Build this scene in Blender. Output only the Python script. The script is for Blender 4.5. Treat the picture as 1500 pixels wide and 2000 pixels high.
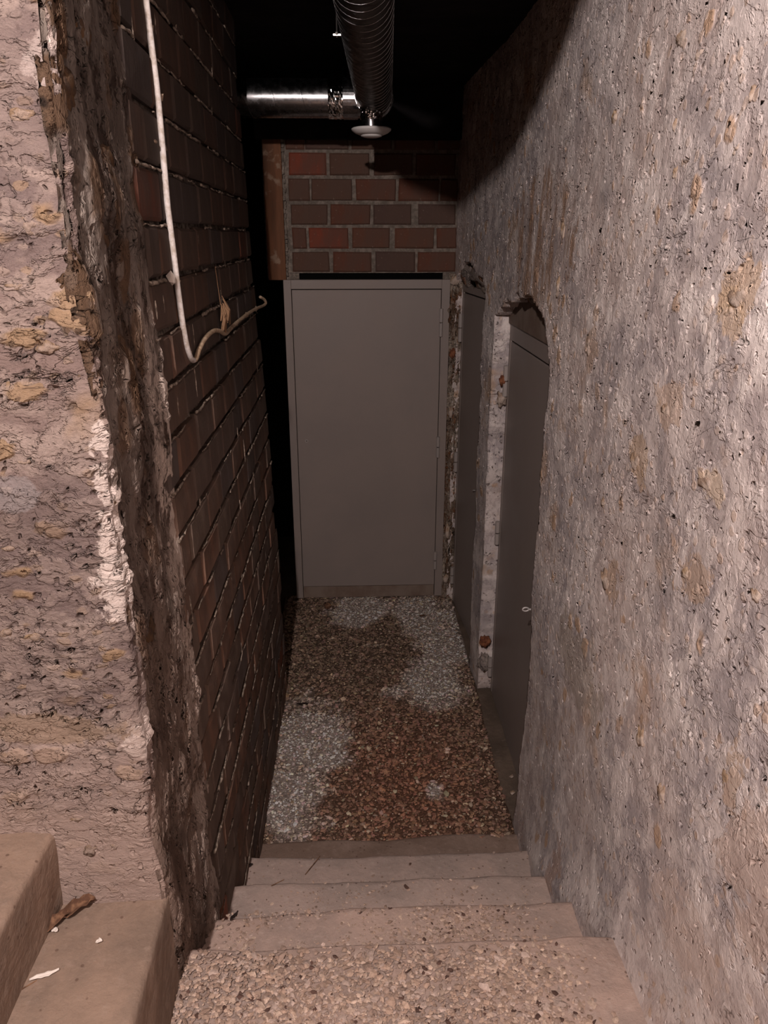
import bpy, bmesh, math, random
import numpy as np
from mathutils import Vector, Matrix, Euler, noise

C = bpy.context.scene.collection
for o in list(bpy.data.objects):
    bpy.data.objects.remove(o)
RND = random.Random(7)

# ------------------------------------------------------------------ camera
EYE = 2.18
cd = bpy.data.cameras.new('camera'); cam = bpy.data.objects.new('camera', cd); C.objects.link(cam)
cd.sensor_fit = 'VERTICAL'; cd.sensor_height = 24; cd.lens = 24 * 1490 / 2000; cd.clip_start = 0.02
cam.location = (0, 0, EYE); cam.rotation_euler = (math.radians(70.1), 0, math.radians(-2.2))
bpy.context.scene.camera = cam
# ------------------------------------------------------------------ world, lamp, added fill, exposure
sc = bpy.context.scene
w = bpy.data.worlds.new('world'); sc.world = w; w.use_nodes = True
w.node_tree.nodes['Background'].inputs[0].default_value = (0.5, 0.45, 0.45, 1)
w.node_tree.nodes['Background'].inputs[1].default_value = 0.0
LAMP = (-0.362, -0.4, 3.02)
ld = bpy.data.lights.new('stair_lamp', 'POINT'); ld.energy = 262; ld.color = (1.0, 0.86, 0.81); ld.shadow_soft_size = 0.035
lo = bpy.data.objects.new('stair_lamp_light', ld); C.objects.link(lo); lo.location = LAMP
ld2 = bpy.data.lights.new('added_fill', 'AREA'); ld2.shape = 'DISK'; ld2.size = 0.35; ld2.energy = 4.5; ld2.color = (1.0, 0.80, 0.72)  # unseen fill light, added to lift the dark areas
lo2 = bpy.data.objects.new('added_fill_light', ld2); C.objects.link(lo2); lo2.location = (0.0, -0.35, 3.3); lo2.rotation_euler = (math.radians(15), 0, 0)
sc.view_settings.view_transform = 'Standard'; sc.view_settings.look = 'None'
sc.view_settings.exposure = 0.0; sc.view_settings.gamma = 1.0; sc.view_settings.use_curve_mapping = False

cy = sc.cycles; cy.max_bounces = 4; cy.diffuse_bounces = 3; cy.glossy_bounces = 2; cy.transmission_bounces = 0; cy.use_adaptive_sampling = True; cy.adaptive_threshold = .035; cy.adaptive_min_samples = 12
cy.use_denoising = True; cy.caustics_reflective = False; cy.caustics_refractive = False
RM = Euler(cam.rotation_euler).to_matrix()
def ray(u, v):
    return RM @ Vector(((u - 750) / 1490, (1000 - v) / 1490, -1.0))
def at(u, v, x=None, y=None, z=None):
    """point of the photograph's pixel on a wall, floor or door plane"""
    d = ray(u, v); e = Vector((0, 0, EYE))
    if y is not None: t = y / d.y
    elif x is not None: t = x / d.x
    else: t = (z - EYE) / d.z
    return e + d * t
# ------------------------------------------------------------------ mesh helpers
def tagk(o, kind): o['kind'] = kind; return o
def tag(o, label, cat, group=None):
    o['label'] = label; o['category'] = cat
    if group: o['group'] = group
    return o
def link(name, me, mat=None, parent=None, kind=None):
    o = bpy.data.objects.new(name, me); C.objects.link(o)
    if mat and not me.materials: me.materials.append(mat)
    if parent: o.parent = parent
    if kind: o['kind'] = kind
    return o
def empty(name, loc):
    o = bpy.data.objects.new(name, None); C.objects.link(o); o.location = loc; o.empty_display_size = 0.05
    return o
def pyd(name, vs, fs, smooth=True):
    me = bpy.data.meshes.new(name); me.from_pydata([tuple(v) for v in vs], [], fs)
    if smooth: me.polygons.foreach_set('use_smooth', [True] * len(me.polygons))
    me.update(); return me
def npmesh(name, V, F, smooth=True):
    V = np.asarray(V, dtype=np.float32); F = np.asarray(F, dtype=np.int32)
    k = F.shape[1]
    me = bpy.data.meshes.new(name); me.vertices.add(len(V)); me.vertices.foreach_set('co', V.ravel())
    me.loops.add(F.size); me.loops.foreach_set('vertex_index', F.ravel())
    me.polygons.add(len(F)); me.polygons.foreach_set('loop_start', np.arange(0, F.size, k, dtype=np.int32))
    me.polygons.foreach_set('loop_total', np.full(len(F), k, dtype=np.int32))
    me.polygons.foreach_set('use_smooth', np.full(len(F), smooth))
    me.update(calc_edges=True); me.validate(); return me
class MB:
    def __init__(s): s.v = []; s.f = []
    def box(s, lo, hi, rot=None, piv=None):
        n = len(s.v)
        for z in (lo[2], hi[2]):
            for x, y in ((lo[0], lo[1]), (hi[0], lo[1]), (hi[0], hi[1]), (lo[0], hi[1])):
                p = Vector((x, y, z))
                if rot is not None: p = rot @ (p - piv) + piv
                s.v.append(p)
        for q in ((3, 2, 1, 0), (4, 5, 6, 7), (0, 1, 5, 4), (1, 2, 6, 5), (2, 3, 7, 6), (3, 0, 4, 7)):
            s.f.append(tuple(n + i for i in q))
    def tube(s, pts, rad, seg=12, cap=True, squash=1.0):
        pts = [Vector(p) for p in pts]; n0 = len(s.v)
        rads = rad if hasattr(rad, '__len__') else [rad] * len(pts)
        up = None
        for i, p in enumerate(pts):
            t = (pts[min(i + 1, len(pts) - 1)] - pts[max(i - 1, 0)]).normalized()
            if up is None:
                up = t.orthogonal().normalized()
            up = (up - t * up.dot(t)).normalized(); sd = t.cross(up)
            for k in range(seg):
                a = 2 * math.pi * k / seg
                s.v.append(p + (up * math.cos(a) + sd * math.sin(a) * squash) * rads[i])
        for i in range(len(pts) - 1):
            for k in range(seg):
                a = n0 + i * seg + k; b = n0 + i * seg + (k + 1) % seg
                s.f.append((a, b, b + seg, a + seg))
        if cap:
            s.f.append(tuple(n0 + k for k in reversed(range(seg))))
            s.f.append(tuple(n0 + (len(pts) - 1) * seg + k for k in range(seg)))
    def build(s, name, mat, parent=None, smooth=False, bevel=0, kind=None, world_to=None):
        off = Vector((0, 0, 0))
        if parent is not None:
            off = parent_world(parent)
        me = pyd(name, [v - off for v in s.v], s.f, smooth)
        o = link(name, me, mat, parent, kind)
        if bevel:
            m = o.modifiers.new('bevel', 'BEVEL'); m.width = bevel; m.segments = 2; m.limit_method = 'ANGLE'
        return o
def parent_world(o):
    v = Vector((0, 0, 0))
    while o is not None: v = v + Vector(o.location); o = o.parent
    return v

# ------------------------------------------------------------------ materials
class NT:
    def __init__(s, name):
        s.m = bpy.data.materials.new(name); s.m.use_nodes = True; s.t = s.m.node_tree; s.n = s.t.nodes
        s.b = s.n['Principled BSDF']; s.out = s.n['Material Output']
        s.co = s.n.new('ShaderNodeTexCoord').outputs['Object']
    def L(s, a, b): s.t.links.new(a, b)
    def map(s, scale=(1, 1, 1), loc=(0, 0, 0), rot=(0, 0, 0), src=None):
        m = s.n.new('ShaderNodeMapping'); m.inputs['Scale'].default_value = scale; m.inputs['Location'].default_value = loc
        m.inputs['Rotation'].default_value = rot
        s.L(src or s.co, m.inputs['Vector']); return m.outputs[0]
    def noise(s, scale, detail=4, rough=.55, vec=None, dist=0.0, kind='Fac'):
        n = s.n.new('ShaderNodeTexNoise'); n.inputs['Scale'].default_value = scale; n.inputs['Detail'].default_value = detail
        n.inputs['Roughness'].default_value = rough; n.inputs['Distortion'].default_value = dist
        s.L(vec or s.co, n.inputs['Vector']); return n.outputs[kind]
    def vor(s, scale, feature='F1', vec=None, rand=1.0, smooth=None):
        n = s.n.new('ShaderNodeTexVoronoi'); n.feature = feature; n.inputs['Scale'].default_value = scale
        n.inputs['Randomness'].default_value = rand
        if smooth is not None and 'Smoothness' in n.inputs: n.inputs['Smoothness'].default_value = smooth
        s.L(vec or s.co, n.inputs['Vector']); return n
    def rng(s, v, a, b, c=0.0, d=1.0, smooth=True):
        n = s.n.new('ShaderNodeMapRange'); n.interpolation_type = 'SMOOTHSTEP' if smooth else 'LINEAR'
        n.inputs['From Min'].default_value = a; n.inputs['From Max'].default_value = b
        n.inputs['To Min'].default_value = c; n.inputs['To Max'].default_value = d
        s.L(v, n.inputs['Value']); return n.outputs[0]
    def math(s, op, a, b=None, clamp=False):
        n = s.n.new('ShaderNodeMath'); n.operation = op; n.use_clamp = clamp
        for i, x in enumerate((a, b)):
            if x is None: continue
            if isinstance(x, (int, float)): n.inputs[i].default_value = x
            else: s.L(x, n.inputs[i])
        return n.outputs[0]
    def mix(s, f, a, b, mode='MIX'):
        n = s.n.new('ShaderNodeMix'); n.data_type = 'RGBA'; n.blend_type = mode
        if isinstance(f, (int, float)): n.inputs[0].default_value = f
        else: s.L(f, n.inputs[0])
        for i, x in ((6, a), (7, b)):
            if isinstance(x, tuple): n.inputs[i].default_value = (*x, 1)
            else: s.L(x, n.inputs[i])
        return n.outputs[2]
    def vadd(s, a, b):
        n = s.n.new('ShaderNodeVectorMath'); n.operation = 'ADD'; s.L(a, n.inputs[0]); s.L(b, n.inputs[1]); return n.outputs[0]
    def warp(s, scale, amt, src=None):
        src = src or s.co
        n = s.noise(scale, 2, .5, src, kind='Color')
        m = s.n.new('ShaderNodeVectorMath'); m.operation = 'MULTIPLY_ADD'
        s.L(n, m.inputs[0]); m.inputs[1].default_value = (amt, amt, amt); s.L(src, m.inputs[2]); return m.outputs[0]
    def blob(s, c, rad, vec, wob=.5, sc=14):
        # irregular patch: distance from a point of the wall, its edge broken up by noise
        m = s.n.new('ShaderNodeVectorMath'); m.operation = 'SUBTRACT'; s.L(s.co, m.inputs[0]); m.inputs[1].default_value = tuple(c)
        k = s.n.new('ShaderNodeVectorMath'); k.operation = 'MULTIPLY'; s.L(m.outputs[0], k.inputs[0]); k.inputs[1].default_value = tuple(1 / q for q in rad)
        l = s.n.new('ShaderNodeVectorMath'); l.operation = 'LENGTH'; s.L(k.outputs[0], l.inputs[0])
        nn = s.noise(sc, 5, .65, vec)
        d = s.math('ADD', l.outputs['Value'], s.math('MULTIPLY', s.math('SUBTRACT', nn, .5), wob * 4))
        return s.rng(d, 1.05, .85)
    def sep(s):
        n = s.n.new('ShaderNodeSeparateXYZ'); s.L(s.co, n.inputs[0]); return n.outputs
    def bump(s, h, dist, strength=1.0):
        n = s.n.new('ShaderNodeBump'); n.inputs['Distance'].default_value = dist; n.inputs['Strength'].default_value = strength
        s.L(h, n.inputs['Height']); s.L(n.outputs[0], s.b.inputs['Normal'])
    def disp(s, h, scale, mid=0.0):
        n = s.n.new('ShaderNodeDisplacement'); n.inputs['Scale'].default_value = scale; n.inputs['Midlevel'].default_value = mid
        s.L(h, n.inputs['Height']); s.L(n.outputs[0], s.out.inputs['Displacement']); s.m.displacement_method = 'BOTH'
    def col(s, c, rough=.9, metal=0.0, spec=.3):
        if isinstance(c, tuple): s.b.inputs['Base Color'].default_value = (*c, 1)
        else: s.L(c, s.b.inputs['Base Color'])
        if isinstance(rough, (int, float)): s.b.inputs['Roughness'].default_value = rough
        else: s.L(rough, s.b.inputs['Roughness'])
        s.b.inputs['Metallic'].default_value = metal; s.b.inputs['Specular IOR Level'].default_value = spec

def plaster(name, base1, base2, light, ochre, dark, stretch, stone_thr=.72, pit=1.0, crack=1.0, scale=1.0, smooth_below=None, seed=0.0, lump=1.0, relief=1.0, extra=None, w2=.012):
    """old lime render full of aggregate: lumps of ochre stone, flaking edges, pits and cracks"""
    t = NT(name)
    base = t.map((1, 1, 1), (seed, seed * .7, seed * 1.3))
    wv = t.warp(6, .05, base); wv = t.warp(38, w2, wv)
    ws = t.n.new('ShaderNodeMapping'); ws.inputs['Scale'].default_value = stretch; t.L(wv, ws.inputs['Vector']); ws = ws.outputs[0]
    big = t.noise(2.2, 3, .5, wv)
    mid = t.noise(9, 5, .6, ws)
    fine = t.noise(60, 6, .65, ws)
    # embedded stones
    wst = t.warp(22, .045, ws)
    v1 = t.vor(17 * scale, vec=wst); sc1 = t.n.new('ShaderNodeSeparateColor'); t.L(v1.outputs['Color'], sc1.inputs[0])
    pick = t.rng(sc1.outputs[0], stone_thr, stone_thr + .04)
    body = t.rng(v1.outputs['Distance'], .50, .34)
    stone = t.math('MULTIPLY', pick, body)
    v2 = t.vor(42 * scale, vec=ws); sc2 = t.n.new('ShaderNodeSeparateColor'); t.L(v2.outputs['Color'], sc2.inputs[0])
    chip = t.math('MULTIPLY', t.rng(sc2.outputs[0], .70, .74), t.rng(v2.outputs['Distance'], .45, .33))
    # pits
    v3 = t.vor(30 * scale, vec=wv); sc3 = t.n.new('ShaderNodeSeparateColor'); t.L(v3.outputs['Color'], sc3.inputs[0])
    pitm = t.math('MULTIPLY', t.rng(sc3.outputs[1], .80, .84), t.rng(v3.outputs['Distance'], .24, .10))
    v4 = t.vor(58 * scale, vec=t.warp(50, .02, wv)); sc4 = t.n.new('ShaderNodeSeparateColor'); t.L(v4.outputs['Color'], sc4.inputs[0])
    pit2 = t.math('MULTIPLY', t.rng(sc4.outputs[1], .68, .72), t.rng(v4.outputs['Distance'], .34, .16))
    pitm = t.math('MAXIMUM', pitm, t.math('MULTIPLY', pit2, .7))
    # cracks: thin ridged lines, broken up
    cn = t.noise(11 * scale, 3, .5, t.map((1, 1, 2.6), src=wv), dist=.6)
    cr = t.rng(t.math('ABSOLUTE', t.math('SUBTRACT', cn, .5)), .012, .0, 0, 1)
    cr = t.math('MULTIPLY', cr, t.rng(t.noise(7, 2, .5, wv), .52, .60))
    # flaky terraces
    fl = t.noise(16, 5, .62, ws, dist=.4)
    ter = t.rng(fl, .49, .53)
    ter2 = t.rng(t.noise(27, 4, .6, ws), .50, .55)
    rough_amt = None
    if smooth_below is not None:
        zz = t.sep()[2]
        zz = t.math('ADD', zz, t.math('MULTIPLY', t.math('SUBTRACT', big, .5), 1.6))
        rough_amt = t.rng(zz, smooth_below[0], smooth_below[1], .22, 1.0)
    soft = relief != 1.0
    h = t.math('MULTIPLY', mid, .50)
    h = t.math('ADD', h, t.math('MULTIPLY', ter, .20 if soft else .30))
    h = t.math('ADD', h, t.math('MULTIPLY', ter2, .10 if soft else .18))
    h = t.math('ADD', h, t.math('MULTIPLY', fine, .34 if relief == 1.0 else .16))
    h = t.math('ADD', h, t.math('MULTIPLY', stone, .42 * lump))
    h = t.math('ADD', h, t.math('MULTIPLY', chip, .16))
    h = t.math('SUBTRACT', h, t.math('MULTIPLY', pitm, (1.9 if soft else 1.0) * pit))
    h = t.math('SUBTRACT', h, t.math('MULTIPLY', cr, .8 * crack))
    if rough_amt is not None: h = t.math('MULTIPLY', h, rough_amt)
    hb = t.math('ADD', h, t.math('MULTIPLY', t.math('SUBTRACT', big, .5), 2.0))
    c = t.mix(t.rng(big, .36, .62), base1, base2)
    c = t.mix(t.math('MULTIPLY', t.rng(mid, .44, .62), .75), c, light)
    c = t.mix(t.math('MULTIPLY', ter, .35), c, light)
    c = t.mix(t.math('MULTIPLY', t.rng(fine, .56, .70), .5), c, light)
    c = t.mix(t.math('MULTIPLY', t.rng(fine, .46, .32), .35), c, dark)
    c = t.mix(t.math('MULTIPLY', stone, .8), c, ochre)
    big2 = t.noise(3.1, 4, .6, t.map((1, 1, 1), (4, 9, 2), src=wv))
    c = t.mix(t.math('MULTIPLY', t.rng(big2, .60, .70), .6), c, ochre)
    ccol = t.mix(sc2.outputs[1], ochre, light)
    c = t.mix(t.math('MULTIPLY', chip, .55), c, ccol)
    c = t.mix(t.math('MULTIPLY', pitm, .85), c, dark)
    c = t.mix(t.math('MULTIPLY', cr, .7), c, dark)
    if extra: c = extra(t, c, wv, mid, fine)
    t.col(c, .93, spec=.15)
    fb = t.noise(110, 5, .72, ws)
    t.bump(fb, .006 if relief == 1.0 else .003, .6)
    t.disp(hb, .0135 * relief, .3)
    return t

M = {}
def px(u, v, **k): return tuple(at(u, v, **k))
def right_extra(t, c, wv, mid, fine):
    lil = t.noise(5.5, 5, .65, t.map((1, 1, .8), (7, 1, 3), src=wv))
    c = t.mix(t.math('MULTIPLY', t.rng(lil, .56, .68), .75), c, (.84, .77, .74))
    c = t.mix(t.math('MULTIPLY', t.rng(lil, .44, .33), .6), c, (.30, .265, .27))
    st = t.noise(14, 5, .6, t.map((1, 1, .16), (2, 2, 2), src=wv))
    m = t.blob(px(1045, 480, x=.6), (9, .42, .24), wv, .3)
    c = t.mix(t.math('MULTIPLY', m, t.rng(st, .44, .60, .1, .85)), c, (.30, .185, .12))
    for (u, v, a, b, col) in ((1440, 560, .055, .05, (.55, .38, .24)), (1420, 620, .045, .04, (.58, .42, .28)), (1240, 900, .05, .055, (.50, .35, .22)), (1180, 1130, .05, .06, (.42, .28, .18)), (1300, 790, .07, .05, (.55, .40, .30)), (1340, 1140, .05, .05, (.45, .31, .21)), (1120, 1300, .20, .12, (.33, .27, .22)), (1420, 1530, .03, .06, (.44, .31, .21)), (1100, 1700, .05, .12, (.40, .27, .21)), (1460, 1700, .12, .12, (.46, .34, .28)), (1300, 1880, .10, .05, (.62, .56, .54)), (1330, 1820, .12, .08, (.52, .41, .36)), (1150, 680, .05, .06, (.45, .31, .22)), (1380, 950, .05, .03, (.62, .48, .34))):
        c = t.mix(t.math('MULTIPLY', t.blob(px(u, v, x=.6), (9, a, b), wv, .8, 18), .55), c, col)
    return c
def pillar_extra(t, c, wv, mid, fine):
    for (u, v, a, b) in ((262, 1150, .055, .075), (235, 925, .035, .085), (285, 1440, .05, .04), (100, 120, .03, .06), (240, 1060, .035, .06)):
        c = t.mix(t.math('MULTIPLY', t.blob(px(u, v, y=1.2), (a, 9, b), wv, .85, 20), .85), c, (.56, .48, .44))
    for (u, v, a, b, col) in ((60, 1000, .09, .05, (.13, .096, .088)), (60, 200, .10, .10, (.14, .105, .10)), (150, 1640, .5, .26, (.36, .275, .24)), (150, 1700, .5, .16, (.38, .29, .25)), (100, 1420, .14, .035, (.25, .175, .115)), (20, 960, .05, .03, (.25, .225, .225))):
        c = t.mix(t.math('MULTIPLY', t.blob(px(u, v, y=1.2), (a, 9, b), wv, .4), .55), c, col)
    return c
def jamb_extra(t, c, wv, mid, fine):
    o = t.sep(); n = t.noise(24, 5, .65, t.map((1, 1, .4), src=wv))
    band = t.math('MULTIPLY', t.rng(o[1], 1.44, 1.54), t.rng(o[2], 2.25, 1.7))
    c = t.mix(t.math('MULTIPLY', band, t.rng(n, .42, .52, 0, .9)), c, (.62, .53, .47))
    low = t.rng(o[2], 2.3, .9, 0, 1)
    c = t.mix(t.math('MULTIPLY', low, t.rng(mid, .35, .6, .25, .7)), c, (.22, .155, .125))  # lower jamb lightened in colour, standing in for the light it catches
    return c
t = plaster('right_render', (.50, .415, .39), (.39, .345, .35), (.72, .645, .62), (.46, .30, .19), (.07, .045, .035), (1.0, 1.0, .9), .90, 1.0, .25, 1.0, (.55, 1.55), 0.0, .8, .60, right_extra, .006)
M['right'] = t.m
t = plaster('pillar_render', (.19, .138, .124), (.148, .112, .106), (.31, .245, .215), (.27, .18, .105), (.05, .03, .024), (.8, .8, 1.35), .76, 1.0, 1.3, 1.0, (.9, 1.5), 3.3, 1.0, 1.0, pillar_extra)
M['pillar'] = t.m
t = plaster('sooty_rubble', (.040, .027, .022), (.055, .034, .024), (.20, .17, .15), (.085, .048, .026), (.012, .009, .008), (1, 1, .45), .66, 1.0, .8, .8, None, 7.7, 1.2, 1.0, jamb_extra)
M['sooty'] = t.m
t = plaster('reveal_render', (.24, .195, .175), (.21, .18, .175), (.42, .36, .31), (.27, .13, .07), (.04, .025, .02), (1, 1, .6), .80, .8, .8, 1.0, None, 12.1, .9)
M['reveal'] = t.m

def mortar_mat(name, a, b):
    t = NT(name); n = t.noise(30, 6, .65); n2 = t.noise(5, 3)
    c = t.mix(t.rng(n, .4, .65), a, b); c = t.mix(t.math('MULTIPLY', t.rng(n2, .5, .65), .5), c, a)
    t.col(c, .95, spec=.1); t.bump(t.math('ADD', n, t.noise(120, 4, .7)), .006, .9)
    t.disp(t.noise(45, 5, .65), .010, .5); return t.m
M['mortar_dark'] = mortar_mat('sooty_mortar', (.07, .055, .045), (.30, .25, .21))
M['mortar_end'] = mortar_mat('grey_mortar', (.19, .16, .135), (.33, .28, .24))
def brick_mat(name, ramp, soot, sootamt, zshade=False):
    t = NT(name)
    oi = t.n.new('ShaderNodeObjectInfo')
    cr = t.n.new('ShaderNodeValToRGB'); cr.color_ramp.interpolation = 'CONSTANT'
    e = cr.color_ramp.elements
    for i, (p, c) in enumerate(ramp):
        if i < 2: e[i].position = p; e[i].color = (*c, 1)
        else: x = e.new(p); x.color = (*c, 1)
    t.L(oi.outputs['Random'], cr.inputs[0])
    n = t.noise(14, 5, .6, t.map((1, 1, .4))); n2 = t.noise(70, 5, .7, t.map((1, 1, .3)))
    c = t.mix(t.math('MULTIPLY', t.rng(n, .38, .62), sootamt), cr.outputs[0], soot)
    c = t.mix(t.math('MULTIPLY', t.rng(n2, .6, .72), .3), c, (.2, .15, .12))
    if zshade:
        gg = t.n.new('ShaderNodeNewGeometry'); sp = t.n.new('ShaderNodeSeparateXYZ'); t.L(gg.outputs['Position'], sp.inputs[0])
        c = t.mix(t.rng(sp.outputs[2], 1.0, 2.5, 0, .70), c, (.022, .016, .014))  # upper courses darkened in colour, as shade under the ceiling
    else:
        n3 = t.noise(34, 5, .7, t.map((1, 1, 1), (3, 3, 3))); c = t.mix(t.rng(n3, .60, .70, 0, .35), c, (.36, .29, .24))
    t.col(c, .85, spec=.25); t.bump(t.math('ADD', n2, t.math('MULTIPLY', n, 2.0)), .003, .8)
    return t.m
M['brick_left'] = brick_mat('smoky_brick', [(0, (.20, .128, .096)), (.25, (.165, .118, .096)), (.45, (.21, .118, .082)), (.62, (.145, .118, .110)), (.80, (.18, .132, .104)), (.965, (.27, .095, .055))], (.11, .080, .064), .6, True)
M['brick_end'] = brick_mat('red_brick', [(0, (.13, .056, .036)), (.3, (.105, .056, .040)), (.5, (.125, .050, .032)), (.75, (.092, .056, .046)), (.955, (.20, .052, .030))], (.10, .062, .048), .6)

def concrete_mat(name, a, b, c3):
    t = NT(name); wv = t.warp(5, .06)
    n = t.noise(4.5, 6, .68, wv); n2 = t.noise(40, 6, .7); v = t.vor(70)
    c = t.mix(t.rng(n, .38, .64), a, b); c = t.mix(t.math('MULTIPLY', t.rng(n2, .52, .72), .4), c, c3)
    sp = t.n.new('ShaderNodeSeparateColor'); t.L(v.outputs['Color'], sp.inputs[0])
    spk = t.math('MULTIPLY', t.rng(sp.outputs[0], .88, .9), t.rng(v.outputs['Distance'], .3, .15))
    c = t.mix(t.math('MULTIPLY', spk, .7), c, (.10, .06, .045))
    t.col(c, .92, spec=.2)
    t.bump(t.math('ADD', t.math('MULTIPLY', n2, .8), t.noise(12, 4)), .004, .7)
    t.disp(t.noise(9, 6, .6), .010, .5); return t.m
M['step'] = concrete_mat('worn_step_concrete', (.44, .325, .275), (.33, .255, .222), (.56, .45, .40))
M['step_grey'] = concrete_mat('grey_step_concrete', (.42, .325, .285), (.33, .265, .235), (.54, .45, .41))
M['left_step'] = concrete_mat('dusty_step_concrete', (.27, .192, .146), (.20, .146, .114), (.32, .245, .20))
M['landing'] = concrete_mat('dirty_landing_concrete', (.20, .14, .11), (.27, .20, .165), (.36, .28, .24))
M['channel'] = concrete_mat('channel_concrete', (.10, .075, .058), (.15, .11, .085), (.22, .17, .14))

def chip_mat(name, rough=.85):
    t = NT(name); a = t.n.new('ShaderNodeVertexColor'); a.layer_name = 'tint'
    n = t.noise(160, 4, .7); c = t.mix(t.rng(n, .35, .7, 0, .35), a.outputs[0], (.10, .07, .055))
    t.col(c, rough, spec=.3); t.bump(n, .002, .5); return t.m
M['chips'] = chip_mat('stone_chips')
def gravel_bed_mat():
    t = NT('gravel_bed'); a = t.n.new('ShaderNodeVertexColor'); a.layer_name = 'tint'
    n = t.noise(60, 6, .7); c = t.mix(t.rng(n, .35, .68, 0, .6), a.outputs[0], (.055, .036, .027), 'MIX')
    t.col(c, .95, spec=.1); t.bump(t.math('ADD', n, t.noise(150, 4, .7)), .008, .9); t.disp(t.noise(50, 5, .7), .012, .5); return t.m
M['bed'] = gravel_bed_mat()
t = NT('taupe_door_paint'); n = t.noise(300, 2, .5); nb = t.noise(2.5, 3)
t.col(t.mix(t.rng(nb, .35, .65), (.245, .206, .190), (.262, .216, .196)), t.rng(nb, .3, .7, .42, .55), spec=.4); t.bump(n, .0006, .35); M['paint'] = t.m
t = NT('taupe_hinge_paint'); t.col((.33, .29, .275), .45, spec=.5); M['hinge'] = t.m
t = NT('bright_steel'); t.col((.7, .68, .66), .25, 1.0); M['steel'] = t.m
t = NT('dark_gap'); t.col((.004, .004, .004), .9, spec=.05); M['gap'] = t.m
t = NT('galvanised_duct'); n = t.noise(40, 5, .6)
t.col(t.mix(t.rng(n, .4, .6), (.34, .34, .35), (.26, .26, .27)), t.rng(n, .35, .7, .20, .32), 1.0); t.bump(t.noise(14, 2), .002, .2); M['duct'] = t.m
t = NT('shaded_duct'); n = t.noise(30, 5, .6); t.col(t.mix(t.rng(n, .4, .6), (.050, .043, .038), (.035, .030, .027)), t.rng(n, .35, .7, .34, .5), .8); M['duct_shaded'] = t.m  # galvanised pipe with the dark surroundings it mirrors put into its colour
t = NT('aluminium_foil_tape'); t.col((.85, .85, .85), .10, 1.0); M['foil'] = t.m
t = NT('white_valve_enamel'); t.col((.72, .70, .69), .4, spec=.5); M['valve'] = t.m
t = NT('grey_bracket'); t.col((.5, .48, .47), .5, .3); M['bracket'] = t.m
t = NT('dusty_cable_sheath'); n = t.noise(50, 4, .7); t.col(t.mix(t.rng(n, .4, .65), (.62, .58, .56), (.42, .36, .31)), .6); t.bump(n, .001, .5); M['cable'] = t.m
t = NT('aged_cable_sheath'); n = t.noise(50, 4, .7); t.col(t.mix(t.rng(n, .4, .65), (.55, .42, .30), (.32, .22, .14)), .7); M['cable_old'] = t.m
t = NT('old_plaster_dab'); n = t.noise(60, 4, .7); t.col(t.mix(t.rng(n, .4, .65), (.42, .33, .25), (.20, .13, .09)), .9); t.bump(n, .004); M['dab'] = t.m
t = NT('cobweb'); t.col((.24, .14, .08), .95); M['web'] = t.m
t = NT('shade_black_ceiling'); n = t.noise(6, 5, .6); t.col(t.mix(t.rng(n, .4, .7), (.012, .011, .012), (.02, .018, .018)), .95, spec=.1); t.bump(n, .01, .5); M['ceiling'] = t.m  # near-black colour keeps ceiling, beam and recess in deep shade
t = NT('timber_post'); n = t.noise(12, 5, .6, t.map((1, 1, .12))); n2 = t.noise(9, 4, .6)
c = t.mix(t.rng(n, .35, .65), (.19, .085, .045), (.10, .05, .03)); c = t.mix(t.rng(n2, .58, .66, 0, .7), c, (.30, .22, .16))
t.col(c, .85, spec=.2); t.bump(n, .006, .6); M['post'] = t.m
t = NT('brown_infill'); n = t.noise(8, 5, .6); t.col(t.mix(t.rng(n, .35, .65), (.16, .11, .085), (.22, .17, .14)), .8); t.bump(n, .004, .5); M['infill'] = t.m
t = NT('stone_lump'); oi = t.n.new('ShaderNodeObjectInfo'); n = t.noise(45, 6, .7); n2 = t.noise(14, 4)
c = t.mix(oi.outputs['Random'], (.42, .29, .18), (.34, .25, .20)); c = t.mix(t.rng(n2, .42, .58, 0, .75), c, (.50, .42, .37)); c = t.mix(t.rng(n, .5, .3, 0, .5), c, (.14, .08, .05))
t.col(c, .95, spec=.1); t.bump(t.math('ADD', n, n2), .006, .9); M['stone'] = t.m
t = NT('pier_stone'); oi = t.n.new('ShaderNodeObjectInfo'); n = t.noise(45, 6, .7); n2 = t.noise(30, 5, .7)
c = t.mix(oi.outputs['Random'], (.25, .165, .095), (.21, .15, .115)); c = t.mix(t.rng(n2, .42, .6, 0, .7), c, (.28, .22, .19)); c = t.mix(t.rng(n, .5, .3, 0, .5), c, (.08, .05, .035))
t.col(c, .95, spec=.1); t.bump(t.math('ADD', n, n2), .007, 1.0); M['pier_stone'] = t.m
t = NT('sooty_stone'); n = t.noise(40, 5, .7); t.col(t.mix(t.rng(n, .35, .65), (.11, .06, .028), (.05, .03, .02)), .95); t.bump(n, .006, .9); M['sooty_stone'] = t.m
t = NT('leaf_brown'); n = t.noise(60, 4); t.col(t.mix(t.rng(n, .4, .6), (.10, .05, .03), (.22, .12, .07)), .9); M['leaf'] = t.m
t = NT('litter_white'); t.col((.75, .68, .62), .7); M['litter'] = t.m
t = NT('dark_scrap'); t.col((.02, .012, .01), .8); M['scrap'] = t.m
t = NT('rust'); n = t.noise(40, 4); t.col(t.mix(t.rng(n, .4, .6), (.12, .04, .02), (.25, .10, .05)), .9); M['rust'] = t.m

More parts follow.
